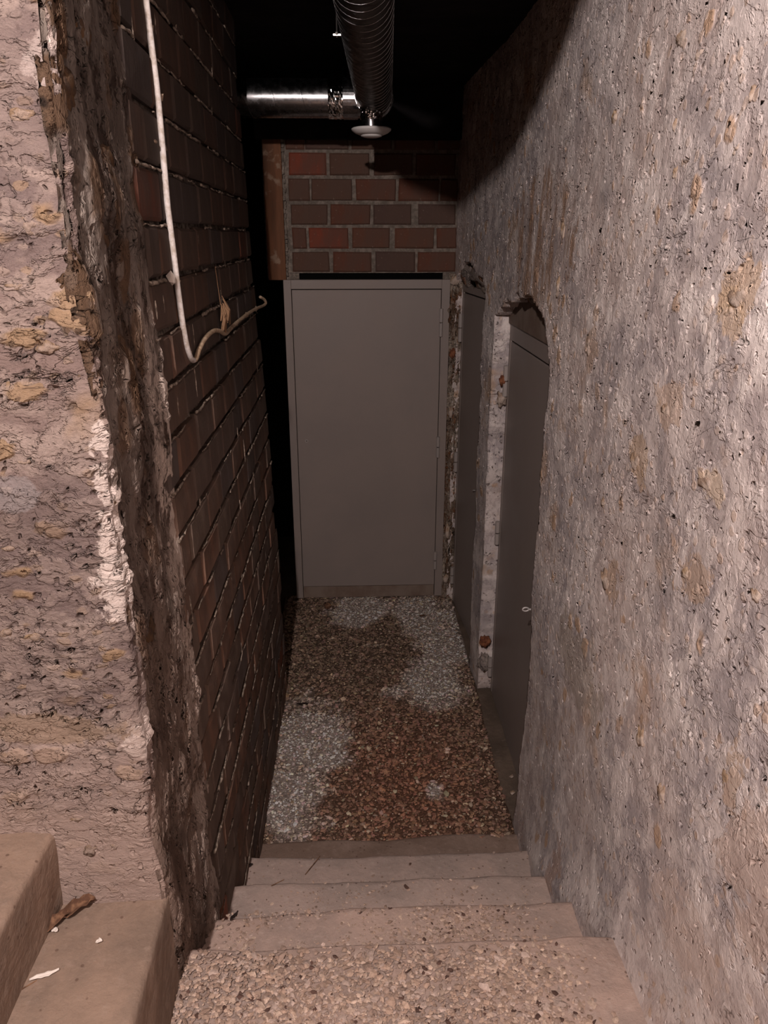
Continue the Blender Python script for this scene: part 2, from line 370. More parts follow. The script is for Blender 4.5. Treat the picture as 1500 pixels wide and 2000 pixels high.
# ------------------------------------------------------------------ walls
def interp(x, xs, ys): return np.interp(x, xs, ys)
def left_x(Y, z):
    near = interp(z, [0, 1.5, 3.0, 3.6], [-.385, -.40, -.41, -.415])
    far = interp(z, [0, .68, 1.44, 2.1, 2.8, 3.6], [-.373, -.380, -.400, -.432, -.448, -.455])
    f = np.clip((Y - 1.2) / 2.21, 0, 1.1)
    return near + (far - near) * f
def grid(name, us, vs, fn, mat, kind='structure', parent=None, mask=None, flip=False, depth=None):
    """us x vs grid -> (n,3) points; mask(u,v) True = a hole, its rim extruded by depth"""
    U, Vv = np.meshgrid(us, vs, indexing='ij')
    P = fn(U, Vv).reshape(-1, 3); nu, nv = len(us), len(vs)
    idx = np.arange(nu * nv).reshape(nu, nv)
    a, b, c, d = idx[:-1, :-1], idx[1:, :-1], idx[1:, 1:], idx[:-1, 1:]
    F = np.stack([a, b, c, d], -1).reshape(-1, 4)
    if mask is not None:
        uc = (us[:-1] + us[1:]) / 2; vc = (vs[:-1] + vs[1:]) / 2
        UC, VC = np.meshgrid(uc, vc, indexing='ij')
        hole = mask(UC, VC).reshape(-1); keep = ~hole
        Fk = F[keep]
        # rim edges: used once among kept but shared with a hole face
        def edges(Q):
            e = np.concatenate([Q[:, [0, 1]], Q[:, [1, 2]], Q[:, [2, 3]], Q[:, [3, 0]]]); return e
        ek = edges(Fk); eh = edges(F[hole])
        N = nu * nv
        key = lambda e: np.minimum(e[:, 0], e[:, 1]) * N + np.maximum(e[:, 0], e[:, 1])
        rim = ek[np.isin(key(ek), key(eh))]
        vid = np.unique(rim)
        for _ in range(14):
            acc = np.zeros_like(P); cnt = np.zeros(len(P))
            for a_, b_ in ((0, 1), (1, 0)):
                np.add.at(acc, rim[:, a_], P[rim[:, b_]]); np.add.at(cnt, rim[:, a_], 1)
            ok = vid[cnt[vid] >= 2]; P[ok] = P[ok] * .5 + .5 * acc[ok] / cnt[ok][:, None]
        maps = []; allP = [P]; n = len(P); cur = {int(v): int(v) for v in vid}
        FF = [Fk]
        for dv in depth:
            newP = P[vid] + np.array(dv); allP.append(newP)
            nm = {int(v): n + i for i, v in enumerate(vid)}; n += len(vid)
            q = np.array([[cur[int(e1)], cur[int(e0)], nm[int(e0)], nm[int(e1)]] for e0, e1 in rim]); FF.append(q); cur = nm
        P = np.concatenate(allP); F = np.concatenate(FF)
    if flip: F = F[:, ::-1]
    me = npmesh(name, P, F); return link(name, me, mat, parent, kind)
def vnoise(A, B, s, seed, amp):
    """cheap smooth noise from a few sines"""
    r = random.Random(seed); out = np.zeros_like(A, dtype=float)
    for k in range(7):
        an = r.uniform(0, 6.28); f = s * r.uniform(.6, 1.9); ph = r.uniform(0, 6.28)
        out += np.sin((A * math.cos(an) + B * math.sin(an)) * f * 6.28 + ph) / 3.5
    return out * amp

# right wall with the two door openings
def right_fn(Y, z):
    x = interp(Y, [-.9, .6, 1.4, 2.4, 3.4, 3.62, 4.45], [.64, .62, .612, .612, .612, .600, .568])
    x = x + vnoise(Y, z, .55, 3, .012) * np.clip((3.3 - Y), 0, 1)
    # the render flares out towards the stair treads
    tread = interp(Y, [0, 1.29, 1.54, 1.8, 2.08, 2.4], [.68, .66, .50, .34, .17, .05])
    hgt = np.clip((z - tread), 0, 3)
    fl = np.exp(-hgt / .08) * .028 + np.exp(-hgt / .5) * .020
    fl *= interp(Y, [0, 1.9, 2.25, 2.4], [1, 1, .25, .0])
    x = x - fl
    return np.stack([x, Y, z], -1)
def right_mask(Y, z):
    e = vnoise(Y, z, 4, 11, .014) + vnoise(Y, z, 13, 12, .007)
    topA = interp(Y, [2.36, 2.42, 2.50, 2.62, 2.80, 2.95, 3.12, 3.25, 3.40], [1.78, 1.86, 1.93, 1.975, 1.985, 1.975, 1.93, 1.90, 1.86]) + e
    ya = interp(z, [0, .7, 1.28, 1.8, 1.9], [2.42, 2.40, 2.375, 2.37, 2.40]) + e * .9
    A = (Y > ya) & (Y < 3.385 + e * .8) & (z < topA)
    topB = interp(Y, [3.6, 3.7, 3.9, 4.1, 4.25, 4.42], [1.97, 1.99, 2.03, 2.07, 2.02, 1.93]) + e
    B = (Y > 3.615 + e) & (Y < 4.41 + e * .3) & (z < topB)
    return A | B
ys = np.concatenate([np.arange(-.9, .5, .04), np.arange(.5, 2.3, .0065), np.arange(2.3, 4.45, .008), [4.452]])
zs = np.concatenate([np.arange(-.03, 2.95, .0068), np.arange(2.95, 3.65, .03)])
WR = grid('wall_right', ys, zs, right_fn, M['right'], mask=right_mask, depth=[(.02, 0, 0), (.04, 0, 0), (.065, 0, 0), (.10, 0, 0), (.16, 0, 0)], flip=True)
WR['label'] = 'rough pinkish white rendered wall running down the right of the stairs'

# left pillar face + rough jamb, one shell bending round the corner
cx = np.arange(-1.5, -.408, .0055)
def pil_fn(S, z):
    # S<0: face at Y 1.2 , S>0 : along the passage
    S0 = S
    edge = left_x(1.2 + 0 * S, z)
    jag = vnoise(z, z * 0, 1.1, 21, .010) + vnoise(z, z * 0, 3.1, 22, .006)
    edge = edge + jag
    r = .018
    x = np.where(S < 0, edge + S, left_x(1.2 + S, z) + jag * np.exp(-np.clip(S, 0, 9) / .08) + vnoise(S, z, 2.5, 25, .008) * np.clip(S / .05, 0, 1) - .004)
    y = np.where(S < 0, 1.2 + vnoise(S, z, 1.2, 23, .012), 1.2 + S)
    # rounding
    k = np.exp(-(S / r) ** 2) * r * .45
    x = x - k * 1.0; y = y + k * .7
    return np.stack([x, y, z], -1)
ss = np.concatenate([np.arange(-1.2, -.62, .02), np.arange(-.62, .026, .0052)])
ss2 = np.arange(-.035, .415, .0052)
zs2 = np.concatenate([np.arange(.50, 3.0, .0062), np.arange(3.0, 3.65, .03)])
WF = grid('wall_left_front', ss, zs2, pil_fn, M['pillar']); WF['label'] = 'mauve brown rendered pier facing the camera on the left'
zs3 = np.concatenate([np.arange(-.05, 3.0, .0065)])
def jamb_fn(S, z):
    P = pil_fn(S, z); P[..., 1] += np.where(S < .001, .012, 0); P[..., 0] -= .006 * np.exp(-np.clip(S, 0, 9) / .03); return P
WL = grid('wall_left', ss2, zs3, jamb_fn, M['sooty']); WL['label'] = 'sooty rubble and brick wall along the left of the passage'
# mortar backing behind the courses
def mort_fn(Y, z): return np.stack([left_x(Y, z) - .013 + vnoise(Y, z, 3, 31, .002), Y, z], -1)
grid('mortar', np.append(np.arange(1.58, 3.40, .012), 3.405), np.arange(-.05, 2.97, .012), mort_fn, M['mortar_dark'], None, WL)
mb = MB(); mb.box((-1.6, 3.38, -.05), (-.47, 3.409, 2.97)); mb.build('wall_return', M['mortar_dark'], WL)

def brick_mesh(name, L, H, D, seed, ch=.006):
    """chamfered block, face towards +x, slightly uneven"""
    r = random.Random(seed); j = lambda a: r.uniform(-a, a)
    vs = []; fs = []
    rings = [(0, 0, 0.0), (0, 0, D - ch), (ch, ch, D)]
    for iy, iz, x in rings:
        for sy, sz in ((-1, -1), (1, -1), (1, 1), (-1, 1)):
            vs.append((x + j(.0012), sy * (L / 2 - iy + j(.0022)), sz * (H / 2 - iz + j(.0020))))
    for k in range(2):
        for i in range(4):
            a = k * 4 + i; b = k * 4 + (i + 1) % 4
            fs.append((a, b, b + 4, a + 4))
    # front face with a middle ring of points so that it can bow
    n = len(vs); vs.append((D + r.uniform(-.002, .003), j(.03), j(.01)))
    for i in range(4): fs.append((8 + i, 8 + (i + 1) % 4, n))
    fs.append((3, 2, 1, 0))
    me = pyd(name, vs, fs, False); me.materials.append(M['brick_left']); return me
full = [brick_mesh('brick', .208, .098, .022, i, .006) for i in range(7)]
halfm = [brick_mesh('brick_half', .098, .098, .022, 40 + i, .006) for i in range(4)]
row = 0; z0 = 2.205 - .111 * 20
z = z0 + .0555
while z < 2.96:
    off = (row % 2) * .109 + RND.uniform(-.012, .012)
    y = 1.60 + RND.uniform(-.02, .02)
    first = True
    while y < 3.40:
        if first and row % 2: L = .098; me = RND.choice(halfm)
        else: L = .208; me = RND.choice(full)
        first = False
        if y + L > 3.41:
            L2 = 3.41 - y
            if L2 < .05: break
            sc_y = L2 / L
        else: sc_y = 1
        yc = y + L * sc_y / 2
        xb = float(left_x(np.array(yc), np.array(z)))
        dxdy = float(left_x(np.array(yc + .1), np.array(z)) - left_x(np.array(yc - .1), np.array(z))) / .2
        dxdz = float(left_x(np.array(yc), np.array(z + .1)) - left_x(np.array(yc), np.array(z - .1))) / .2
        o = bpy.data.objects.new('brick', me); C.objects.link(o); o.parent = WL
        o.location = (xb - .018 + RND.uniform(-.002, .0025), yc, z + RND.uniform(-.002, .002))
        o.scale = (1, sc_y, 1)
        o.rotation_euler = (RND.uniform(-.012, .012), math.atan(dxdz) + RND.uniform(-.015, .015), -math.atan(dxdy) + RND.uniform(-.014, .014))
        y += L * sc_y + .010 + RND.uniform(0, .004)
    z += .111; row += 1

# mortar lips added, pale as lit upper edges of courses, also in upright joints
t = NT('pale_mortar_lip'); n = t.noise(60, 4, .7); t.col(t.mix(t.rng(n, .4, .62), (.12, .09, .07), (.40, .33, .27)), .95); t.bump(n, .003); M['lip'] = t.m
mb = MB()
for kk in range(27):
    zc = 2.205 - .111 * 20 + kk * .111 - .004
    if zc > 2.9: break
    y = 1.60
    while y < 3.39:
        seg = RND.uniform(.03, .16); hgt_ = RND.uniform(.0015, .0045); on = RND.random() < .62
        if on:
            n_ = max(2, int(seg / .02)); pts = []
            for q in range(n_ + 1):
                yy = min(y + seg * q / n_, 3.405); pts.append(Vector((float(left_x(np.array(yy), np.array(zc))) + .0035 + RND.uniform(-.002, .0015), yy, zc + RND.uniform(-.0022, .0022))))
            mb.tube(pts, [hgt_ * RND.uniform(.6, 1.3) for _ in pts], 5)
        y += seg
for kk in range(60):
    zc = RND.uniform(.1, 2.7); y = RND.uniform(1.62, 3.38); L_ = RND.uniform(.03, .09)
    pts = [Vector((float(left_x(np.array(y), np.array(zc - L_ * q / 3))) + .003, y + RND.uniform(-.003, .003), zc - L_ * q / 3)) for q in range(4)]
    mb.tube(pts, [.0012, .0025, .002, .001], 5)
mb.build('mortar_lip', M['lip'], WL, smooth=True, kind='stuff')

# end wall
YE = 4.43
WE = MB(); WE.box((-.386, YE + .012, -.05), (-.30, YE + .20, 1.97)); WE.box((-.475, YE + .012, 1.95), (-.30, YE + .20, 3.1)); WE.box((.50, YE + .012, -.05), (.80, YE + .2, 3.1)); WE.box((-.30, YE + .15, -.05), (.50, YE + .20, 3.1))
WEo = WE.build('wall_back', M['mortar_end'], kind='structure')
mb = MB(); mb.box((-1.6, 5.6, -.05), (.8, 5.66, 3.1)); mb.build('wall_shade_recess', M['ceiling'], kind='structure')  # added black recess wall, standing in for shadow beside the end door
zt = at(700, 534, y=YE).z
def endm_fn(X, z): return np.stack([X, YE + .006 + vnoise(X, z, 4, 41, .002), z], -1)
grid('mortar', np.arange(-.47, .60, .008), np.arange(zt + .002, 3.0, .008), endm_fn, M['mortar_end'], None, WEo)
rows = [
 (492, 531, [(571, 643), (651, 725), (733, 811), (816, 889)]),
 (445, 485, [(571, 599), (603, 680), (688, 761), (772, 848), (853, 892)]),
 (399, 439, [(568, 640), (645, 723), (729, 804), (817, 890)]),
 (349, 392, [(563, 605), (608, 688), (695, 773), (779, 857), (861, 895)]),
 (299, 342, [(564, 637), (644, 722), (730, 806), (812, 890)]),
 (248, 292, [(556, 593), (596, 681), (687, 765), (771, 850), (855, 900)]),
 (196, 241, [(556, 625), (631, 712), (718, 800), (806, 893)]),
]
def end_brick(a, b, zc, H, seed):
    r = random.Random(seed); L = b - a; D = .026; ch = .007
    vs = []; fs = []; j = lambda q: r.uniform(-q, q)
    nx = 4
    for (i, d) in ((0, 0.0), (0, D - ch), (ch, D)):
        for sx, sz in ((-1, -1), (1, -1), (1, 1), (-1, 1)):
            vs.append((sx * (L / 2 - i) + j(.003), -d, sz * (H / 2 - i) + j(.0025)))
    for k in range(2):
        for i in range(4):
            p = k * 4 + i; q = k * 4 + (i + 1) % 4; fs.append((p, q, q + 4, p + 4))
    n = len(vs); vs.append((j(.02), -D - j(.002), j(.01)))
    for i in range(4): fs.append((8 + i, 8 + (i + 1) % 4, n))
    fs.append((3, 2, 1, 0))
    me = pyd('brick', vs, fs, False)
    o = link('brick', me, M['brick_end'], WEo); o.location = ((a + b) / 2, YE + .022, zc); return o
sd = 0
for va, vb, us in rows:
    za = at(700, va, y=YE).z; zb = at(700, vb, y=YE).z
    for ua, ub in us:
        vm = (va + vb) / 2
        end_brick(at(ua, vm, y=YE).x, at(ub, vm, y=YE).x, (za + zb) / 2, za - zb, sd); sd += 1
# brown timber post left of the brick panel
mb = MB(); xa = at(520, 300, y=YE - .01).x - .02; xb = at(556, 400, y=YE).x
mb.box((xa, YE - .022, 1.95), (xb - .006, YE + .03, 3.0)); mb.build('timber_post', M['post'], WEo, bevel=.004)
mb = MB()
for k in range(44):   # lime squeezed along the post edge
    zz = 1.97 + k * .0215; s = RND.uniform(.004, .011)
    mb.box((xb - s * .7, YE - .010 - s * .4, zz), (xb + s * .9, YE + .02, zz + .019 + RND.uniform(0, .006)), Matrix.Rotation(RND.uniform(-.3, .3), 3, 'Y'), Vector((xb, YE, zz)))
mb.build('lime_seam', M['mortar_end'], WEo, bevel=.002, kind='stuff')
# lintel underside gap above the door
mb = MB(); mb.box((-.385, YE + .03, 1.90), (.575, YE + .04, zt + .01)); mb.build('dark_gap', M['gap'], WEo)

# ------------------------------------------------------------------ ceilings and hidden room behind
mb = MB(); mb.box((-1.6, 1.9, 2.955), (.80, 5.65, 3.05)); mb.box((-.5, 4.36, 2.652), (.8, 4.45, 2.96)); mb.box((-.02, .90, 2.895), (.80, 4.60, 2.96))  # right soffit and end beam are added, to block light and stay black
mb.box((-1.6, 1.85, 2.955), (.8, 1.9, 3.65))
co = mb.build('ceiling', M['ceiling'], kind='structure')
mb = MB(); mb.box((-1.6, -2.3, 3.60), (.8, 1.9, 3.66)); mb.build('ceiling_upper', M['mortar_dark'], kind='structure')
mb = MB(); mb.box((-1.6, -2.36, -.05), (.8, -2.3, 3.62)); mb.box((.64, -2.3, -.05), (.80, -.88, 3.62)); mb.box((-1.6, -2.3, 1.6), (-1.2, -.9, 1.65)); mb.build('wall_behind', M['mortar_dark'], kind='structure')
mb = MB(); mb.box((-1.66, -2.3, -.05), (-1.6, 5.65, 3.62)); mb.build('wall_far_left', M['mortar_dark'], kind='structure')

# ------------------------------------------------------------------ floor, gravel, steps
mb = MB(); mb.box((-1.6, 2.0, -.12), (.85, 5.65, -.045)); fl = mb.build('floor', M['channel'], kind='structure'); fl['label'] = 'gravelled passage floor below the steps'
def chan_fn(X, Y): return np.stack([X, Y, -.035 + vnoise(X, Y, 2, 51, .004)], -1)
grid('side_channel', np.arange(.54, .80, .008), np.arange(2.1, 4.45, .01), chan_fn, M['channel'], None, fl)
# dirt staining: pale lime dust against damp brown
blobs = []
for (u, v, r, s) in ((600, 1440, .20, 1), (560, 1560, .18, .9), (600, 1370, .13, .5), (850, 1330, .18, 1), (880, 1260, .18, 1), (820, 1200, .22, .9), (700, 1185, .25, .8), (900, 1200, .2, .8), (850, 1540, .05, .6), (780, 1345, .12, .5), (560, 1610, .12, .8), (690, 1175, .16, .8)):
    p = at(u, v, z=0); blobs.append((p.x, p.y, r, s))
def dust(x, y):
    d = np.zeros_like(x)
    for bx, by, r, s in blobs: d = np.maximum(d, s * np.exp(-((x - bx) ** 2 + ((y - by) * .75) ** 2) / (r * r)))
    d = d + vnoise(x, y, 2.2, 61, .16) + vnoise(x, y, 6, 62, .10)
    return np.clip((d - .30) / .32, 0, 1)
redp = at(800, 1530, z=0)
def gcol(x, y, rnd):
    d = np.clip(dust(x, y) + (vnoise(x, y, 22, 65, .22) + vnoise(x, y, 45, 66, .15)) * (dust(x, y) > .02), 0, 1)[:, None]
    rd = np.exp(-((x - redp.x) ** 2 + (y - redp.y) ** 2 * .5) / .16)[:, None]
    brown = np.array([.24, .165, .12]) * (1 - rd) + np.array([.31, .155, .10]) * rd
    pale = np.array([.80, .68, .61])
    return brown * (1 - d) + pale * d
def bedz(x, y):
    return .0 + vnoise(x, y, 1.6, 71, .008) - np.clip((x - .57) / .04, 0, 1) * .03
def gravel_fn(X, Y): return np.stack([X, Y, bedz(X, Y) - .006], -1)
gx = np.arange(-.46, .612, .009); gy = np.arange(2.27, 4.46, .010)
GB = grid('gravel_bed', gx, gy, gravel_fn, M['bed'], 'stuff', fl)
def paint(me, cols):
    a = me.color_attributes.new('tint', 'FLOAT_COLOR', 'POINT')
    c4 = np.ones((len(cols), 4), dtype=np.float32); c4[:, :3] = cols; a.data.foreach_set('color', c4.ravel())
nv = len(GB.data.vertices); co_ = np.empty(nv * 3, dtype=np.float32); GB.data.vertices.foreach_get('co', co_); co_ = co_.reshape(-1, 3)
paint(GB.data, gcol(co_[:, 0], co_[:, 1], None) * .75)

ICO = np.array([(0, 0, 1), (.9, 0, .25), (.28, .86, .2), (-.73, .53, .3), (-.7, -.55, .2), (.3, -.85, .28), (.5, .4, -.6), (-.6, .2, -.6), (0, -.6, -.6)], dtype=float)
IF = np.array([(0, 1, 2), (0, 2, 3), (0, 3, 4), (0, 4, 5), (0, 5, 1), (1, 6, 2), (2, 6, 7), (2, 7, 3), (3, 7, 4), (4, 7, 8), (4, 8, 5), (5, 8, 1), (1, 8, 6), (6, 8, 7)])
def chips(name, X, Y, Z, S, COL, seed, mat, parent=None, tilt=.5, flat=.45):
    g = np.random.default_rng(seed); n = len(X)
    P = np.repeat(ICO[None], n, 0) * (1 + g.uniform(-.32, .32, (n, 9, 3)))
    P[:, :, 0] *= (S * g.uniform(.8, 1.35, n))[:, None]; P[:, :, 1] *= (S * g.uniform(.6, 1.0, n))[:, None]; P[:, :, 2] *= (S * flat * .9 * g.uniform(.6, 1.4, n))[:, None]
    tx = g.normal(0, tilt, n); a = g.uniform(0, 6.28, n)
    y = P[:, :, 1] * np.cos(tx)[:, None] - P[:, :, 2] * np.sin(tx)[:, None]; zz = P[:, :, 1] * np.sin(tx)[:, None] + P[:, :, 2] * np.cos(tx)[:, None]
    x = P[:, :, 0] * np.cos(a)[:, None] - y * np.sin(a)[:, None]; y2 = P[:, :, 0] * np.sin(a)[:, None] + y * np.cos(a)[:, None]
    V = np.stack([x + X[:, None], y2 + Y[:, None], zz + Z[:, None]], -1).reshape(-1, 3)
    F = (IF[None] + (np.arange(n) * 9)[:, None, None]).reshape(-1, 3)
    me = npmesh(name, V, F, False); paint(me, np.repeat(COL, 9, 0))
    return link(name, me, mat, parent, 'stuff')
g = np.random.default_rng(5)
n = 26000
X = g.uniform(-.44, .600, n); Y = 2.30 + (4.43 - 2.30) * g.uniform(0, 1, n)
S = np.clip(g.lognormal(math.log(.0058), .42, n), .0025, .014)
col = gcol(X, Y, None); d = dust(X, Y)
tint = g.uniform(.55, 1.55, (n, 1)) * (1 + g.normal(0, .05, (n, 3)))
S = S * (1 - .25 * d)
palemix = (g.uniform(0, 1, n) < .10)[:, None]
col = np.where(palemix, np.array([.48, .37, .27]), col) * tint
G = chips('gravel', X, Y, bedz(X, Y) + .001 + S * .15, S, np.clip(col, .01, .8), 6, M['chips'], fl)
G['label'] = 'loose stone chippings covering the passage floor'

# steps
treads = [(.17, 2.085, 2.0), (.34, 1.807, 1.70), (.51, 1.54, 1.45), (.68, 1.29, 1.2)]
ST = tagk(empty('stairs', (0, 1.3, 0)), 'structure'); ST['label'] = 'worn concrete steps leading down to the gravel floor'
def stepmesh(name, y0, y1, ztop, x0, x1, mat, seed, parent, riser=.17):
    """tread surface with a worn rounded nosing and its riser"""
    L = y1 - y0
    prof = [(y0 + L * k / 40, 0.0) for k in range(38)]
    prof += [(y1 - .012, -.001), (y1 - .005, -.004), (y1 - .001, -.009), (y1 + .001, -.018)]
    prof += [(y1, -.018 - (riser + .03 - .018) * k / 14) for k in range(1, 15)]
    xs = np.arange(x0, x1 + .001, .010); V = np.zeros((len(xs), len(prof), 3)); off = parent_world(parent)
    yy = np.array([p[0] for p in prof]); dz = np.array([p[1] for p in prof])
    XX, YY = np.meshgrid(xs, yy, indexing='ij'); DZ = np.repeat(dz[None], len(xs), 0)
    wear = vnoise(XX, YY * 0, .9, seed, .010) + vnoise(XX, YY * 0, 3.3, seed + 1, .004)
    near = np.clip((YY - (y1 - .08)) / .08, 0, 1)
    V[:, :, 0] = XX - off.x; V[:, :, 1] = YY + wear * near - off.y; V[:, :, 2] = ztop + DZ + vnoise(XX, YY, 1.4, seed + 2, .004) - near * np.abs(vnoise(XX, YY * 0, 1.7, seed + 5, .006)) - off.z
    nu, nvv = len(xs), len(prof); idx = np.arange(nu * nvv).reshape(nu, nvv)
    F = np.stack([idx[:-1, :-1], idx[1:, :-1], idx[1:, 1:], idx[:-1, 1:]], -1).reshape(-1, 4)
    return link(name, npmesh(name, V.reshape(-1, 3), F), mat, parent)
yb = [1.85, 1.55, 1.30, -2.3]
for k, (zt_, yn, _) in enumerate(treads):
    stepmesh('step', yb[k] - (.05 if k < 3 else 0), yn, zt_, -.44, .68, M['step'] if k > 1 else M['step_grey'], 80 + k * 7, ST)
stepmesh('landing_edge', 2.05, 2.325, .014, -.44, .66, M['landing'], 130, ST, .06)
# chippings lying on the treads
def tread_chips(y0, y1, z_, n, dens, seed, s0=.0055, x1=.52):
    g = np.random.default_rng(seed)
    X = g.uniform(-.40, x1, n); Y = g.uniform(y0, y1, n)
    keep = g.uniform(0, 1, n) < np.clip(dens(X, Y), 0, 1); X, Y = X[keep], Y[keep]; m = len(X)
    S = np.clip(g.lognormal(math.log(s0), .38, m), .002, .013)
    base = np.array([[.44, .32, .25], [.54, .41, .33], [.41, .29, .225], [.36, .26, .21], [.47, .365, .315]])[g.integers(0, 5, m)]
    dark = (g.uniform(0, 1, m) < .035)[:, None]
    col = np.where(dark, np.array([.09, .05, .04]), base) * g.uniform(.65, 1.3, (m, 1))
    o = chips('stone_chippings', X - 0, Y - 1.3, np.full(m, z_) - S * .06, S, np.clip(col, .01, .85), seed + 1, M['chips'], ST, .3, .4)
    return o
sm = lambda v, a, b: np.clip((v - a) / (b - a), 0, 1)
tread_chips(.55, 1.288, .682, 24000, lambda X, Y: (1 - sm(X, .34, .50) * .97) * (.12 + .88 * sm(1.29 - Y, .01, .05)) * (.8 + vnoise(X, Y, 2, 91, .22)), 101, .0049)
tread_chips(1.30, 1.535, .512, 9500, lambda X, Y: (1 - sm(X, .25, .5) * .9) * sm(X, -.42, -.15) * (.85 * sm(1.54 - Y, -.12, .16) + .1) * (.7 + vnoise(X, Y, 2, 93, .4)), 103, .0038)
tread_chips(1.56, 1.80, .342, 6500, lambda X, Y: (1 - sm(X, .15, .4) * .8) * sm(X, -.3, -.05) * (.32 * sm(1.81 - Y, -.02, .16) + .04), 105, .0034)
tread_chips(1.84, 2.08, .172, 700, lambda X, Y: .14 + 0 * X, 107, .0034, .62)
# left flight
SL = tagk(empty('stairs_left', (-.8, .6, 0)), 'structure'); SL['label'] = 'dusty concrete steps rising to the left at the bottom left corner'
def leftstep(xr, ztop, x0, zb, seed):
    n0 = 46; off = parent_world(SL)
    prof = [(x0 + (xr - x0) * k / 26, 0.0) for k in range(26)] + [(xr - .008, -.001), (xr - .002, -.005), (xr, -.013)] + [(xr, -.013 - (ztop - zb - .013) * k / 12) for k in range(1, 13)]
    ys_ = np.arange(-.9, 1.26, .012); xx = np.array([p[0] for p in prof]); dz = np.array([p[1] for p in prof])
    YY, XX = np.meshgrid(ys_, xx, indexing='ij'); DZ = np.repeat(dz[None], len(ys_), 0)
    near = np.clip((XX - (xr - .06)) / .06, 0, 1)
    V = np.stack([XX + vnoise(YY, DZ, 1.1, seed, .005) * near - off.x, YY - off.y, ztop + DZ + vnoise(XX, YY, 1.2, seed + 3, .004) - off.z], -1)
    nu, nvv = V.shape[:2]; idx = np.arange(nu * nvv).reshape(nu, nvv)
    F = np.stack([idx[:-1, :-1], idx[:-1, 1:], idx[1:, 1:], idx[1:, :-1]], -1).reshape(-1, 4)[:, ::-1]
    return link('step', npmesh('step', V.reshape(-1, 3), F), M['left_step'], SL)
leftstep(-.392, .914, -.66, .60, 141)
leftstep(-.600, 1.09, -1.0, .85, 151)
leftstep(-.880, 1.27, -1.6, 1.0, 161)

# ------------------------------------------------------------------ doors
def hinge(root, p, ax, h=.085, r=.0085, side=(0, -1), name='hinge'):
    mb = MB(); a = Vector(p)
    mb.tube([a + Vector((0, 0, h / 2)), a + Vector((0, 0, .003))], r, 12)
    mb.tube([a + Vector((0, 0, -.003)), a + Vector((0, 0, -h / 2))], r * .96, 12)
    o = mb.build(name, M['hinge'], root)
    mb = MB(); mb.tube([a + Vector((0, 0, .0035)), a + Vector((0, 0, -.0035))], r * .8, 10)
    q = mb.build('hinge_washer', M['steel'], o); return o
FL = -.387; FR = .538; ZT = 1.952
D1 = tagk(empty('door_1', (.075, YE, 0)), 'structure'); D1['label'] = 'taupe painted steel door closing the end of the passage'
lx0 = at(571, 600, y=YE - .03).x; lx1 = at(861, 600, y=YE - .03).x; zl = at(700, 566, y=YE - .03).z; zb = at(700, 1144, y=YE - .03).z
mb = MB(); yf0, yf1 = YE - .030, YE + .03
mb.box((FL, yf0, .01), (lx0 - .003, yf1, ZT)); mb.build('door_frame', M['paint'], D1, bevel=.002)
mb = MB(); mb.box((lx1 + .003, yf0, .01), (FR, yf1, ZT)); mb.build('door_frame', M['paint'], D1, bevel=.002)
mb = MB(); mb.box((lx0 - .003, yf0, zl + .004), (lx1 + .003, yf1, ZT)); mb.build('door_frame', M['paint'], D1, bevel=.002)
mb = MB(); mb.box((lx0, yf0 - .001, zb), (lx1, yf0 + .04, zl)); lf = mb.build('door_leaf', M['paint'], D1, bevel=.0025)
mb = MB(); mb.box((lx0, yf0 + .012, .005), (lx1, yf0 + .045, zb - .004)); th = mb.build('threshold_plate', M['infill'], D1, bevel=.002); th['label'] = 'dusty brown strip under the door leaf'
mb = MB(); mb.box((lx0 - .01, yf0 + .045, .01), (lx1 + .01, yf0 + .05, zl + .01)); mb.build('door_rebate', M['gap'], D1)
for (u, v, hh) in ((860, 630, .17), (852, 873, .14), (848, 1094, .13)):
    p = at(u, v, y=yf0 - .004); hinge(D1, (lx1 + .002, yf0 - .008, p.z), None, hh * .9, .0105)
p = at(599, 861, y=yf0)
mb = MB(); mb.tube([(p.x, yf0 + .002, p.z), (p.x, yf0 - .004, p.z)], .010, 20); k = mb.build('lock_cylinder', M['hinge'], D1)
mb = MB(); mb.tube([(p.x, yf0 - .002, p.z), (p.x, yf0 - .0055, p.z)], .0045, 12); mb.build('keyhole', M['steel'], k)

def side_door(name, label, xf, xn, y0, y1, zbot, ztop, zhead, hinges, knob, zoff=0):
    """door in the right wall: far edge (y1) at x=xf, near edge (y0) at x=xn"""
    D = tagk(empty(name, ((xf + xn) / 2, (y0 + y1) / 2, 0)), 'structure'); D['label'] = label
    ang = math.atan2(xf - xn, y1 - y0)
    R = Matrix.Rotation(-ang, 3, 'Z'); piv = Vector((xn, y0, 0)); L = math.hypot(xf - xn, y1 - y0)
    def bx(x0, x1, a, b, z0, z1): m = MB(); m.box((xn + x0, y0 + a, z0), (xn + x1, y0 + b, z1), R, piv); return m
    bx(0, .03, .0, L - .032, zbot, ztop - .004).build('door_leaf', M['paint'], D, bevel=.002)
    bx(-.001, .045, 0, L, ztop + .004, zhead).build('door_frame', M['paint'], D, bevel=.002)
    bx(-.001, .045, L - .028, L, zbot, ztop + .004).build('door_frame', M['paint'], D, bevel=.002)
    bx(-.001, .045, -.06, -.004, zbot, zhead).build('door_frame', M['paint'], D, bevel=.002)
    bx(.03, .05, -.05, L + .03, zbot, zhead).build('door_rebate', M['gap'], D)
    for zc, hh in hinges:
        q = R @ (Vector((xn - .012, y0 + L - .018, zc)) - piv) + piv; hinge(D, q, None, hh, .012)
    if knob:
        kz, ky = knob; q = R @ (Vector((xn, y0 + ky, kz)) - piv) + piv
        m = MB(); m.tube([q, q + Vector((-.028, 0, 0))], .0055, 12); m.build('handle', M['steel'], D, smooth=False)
    return D
def zat(u, v, x): return at(u, v, x=x).z
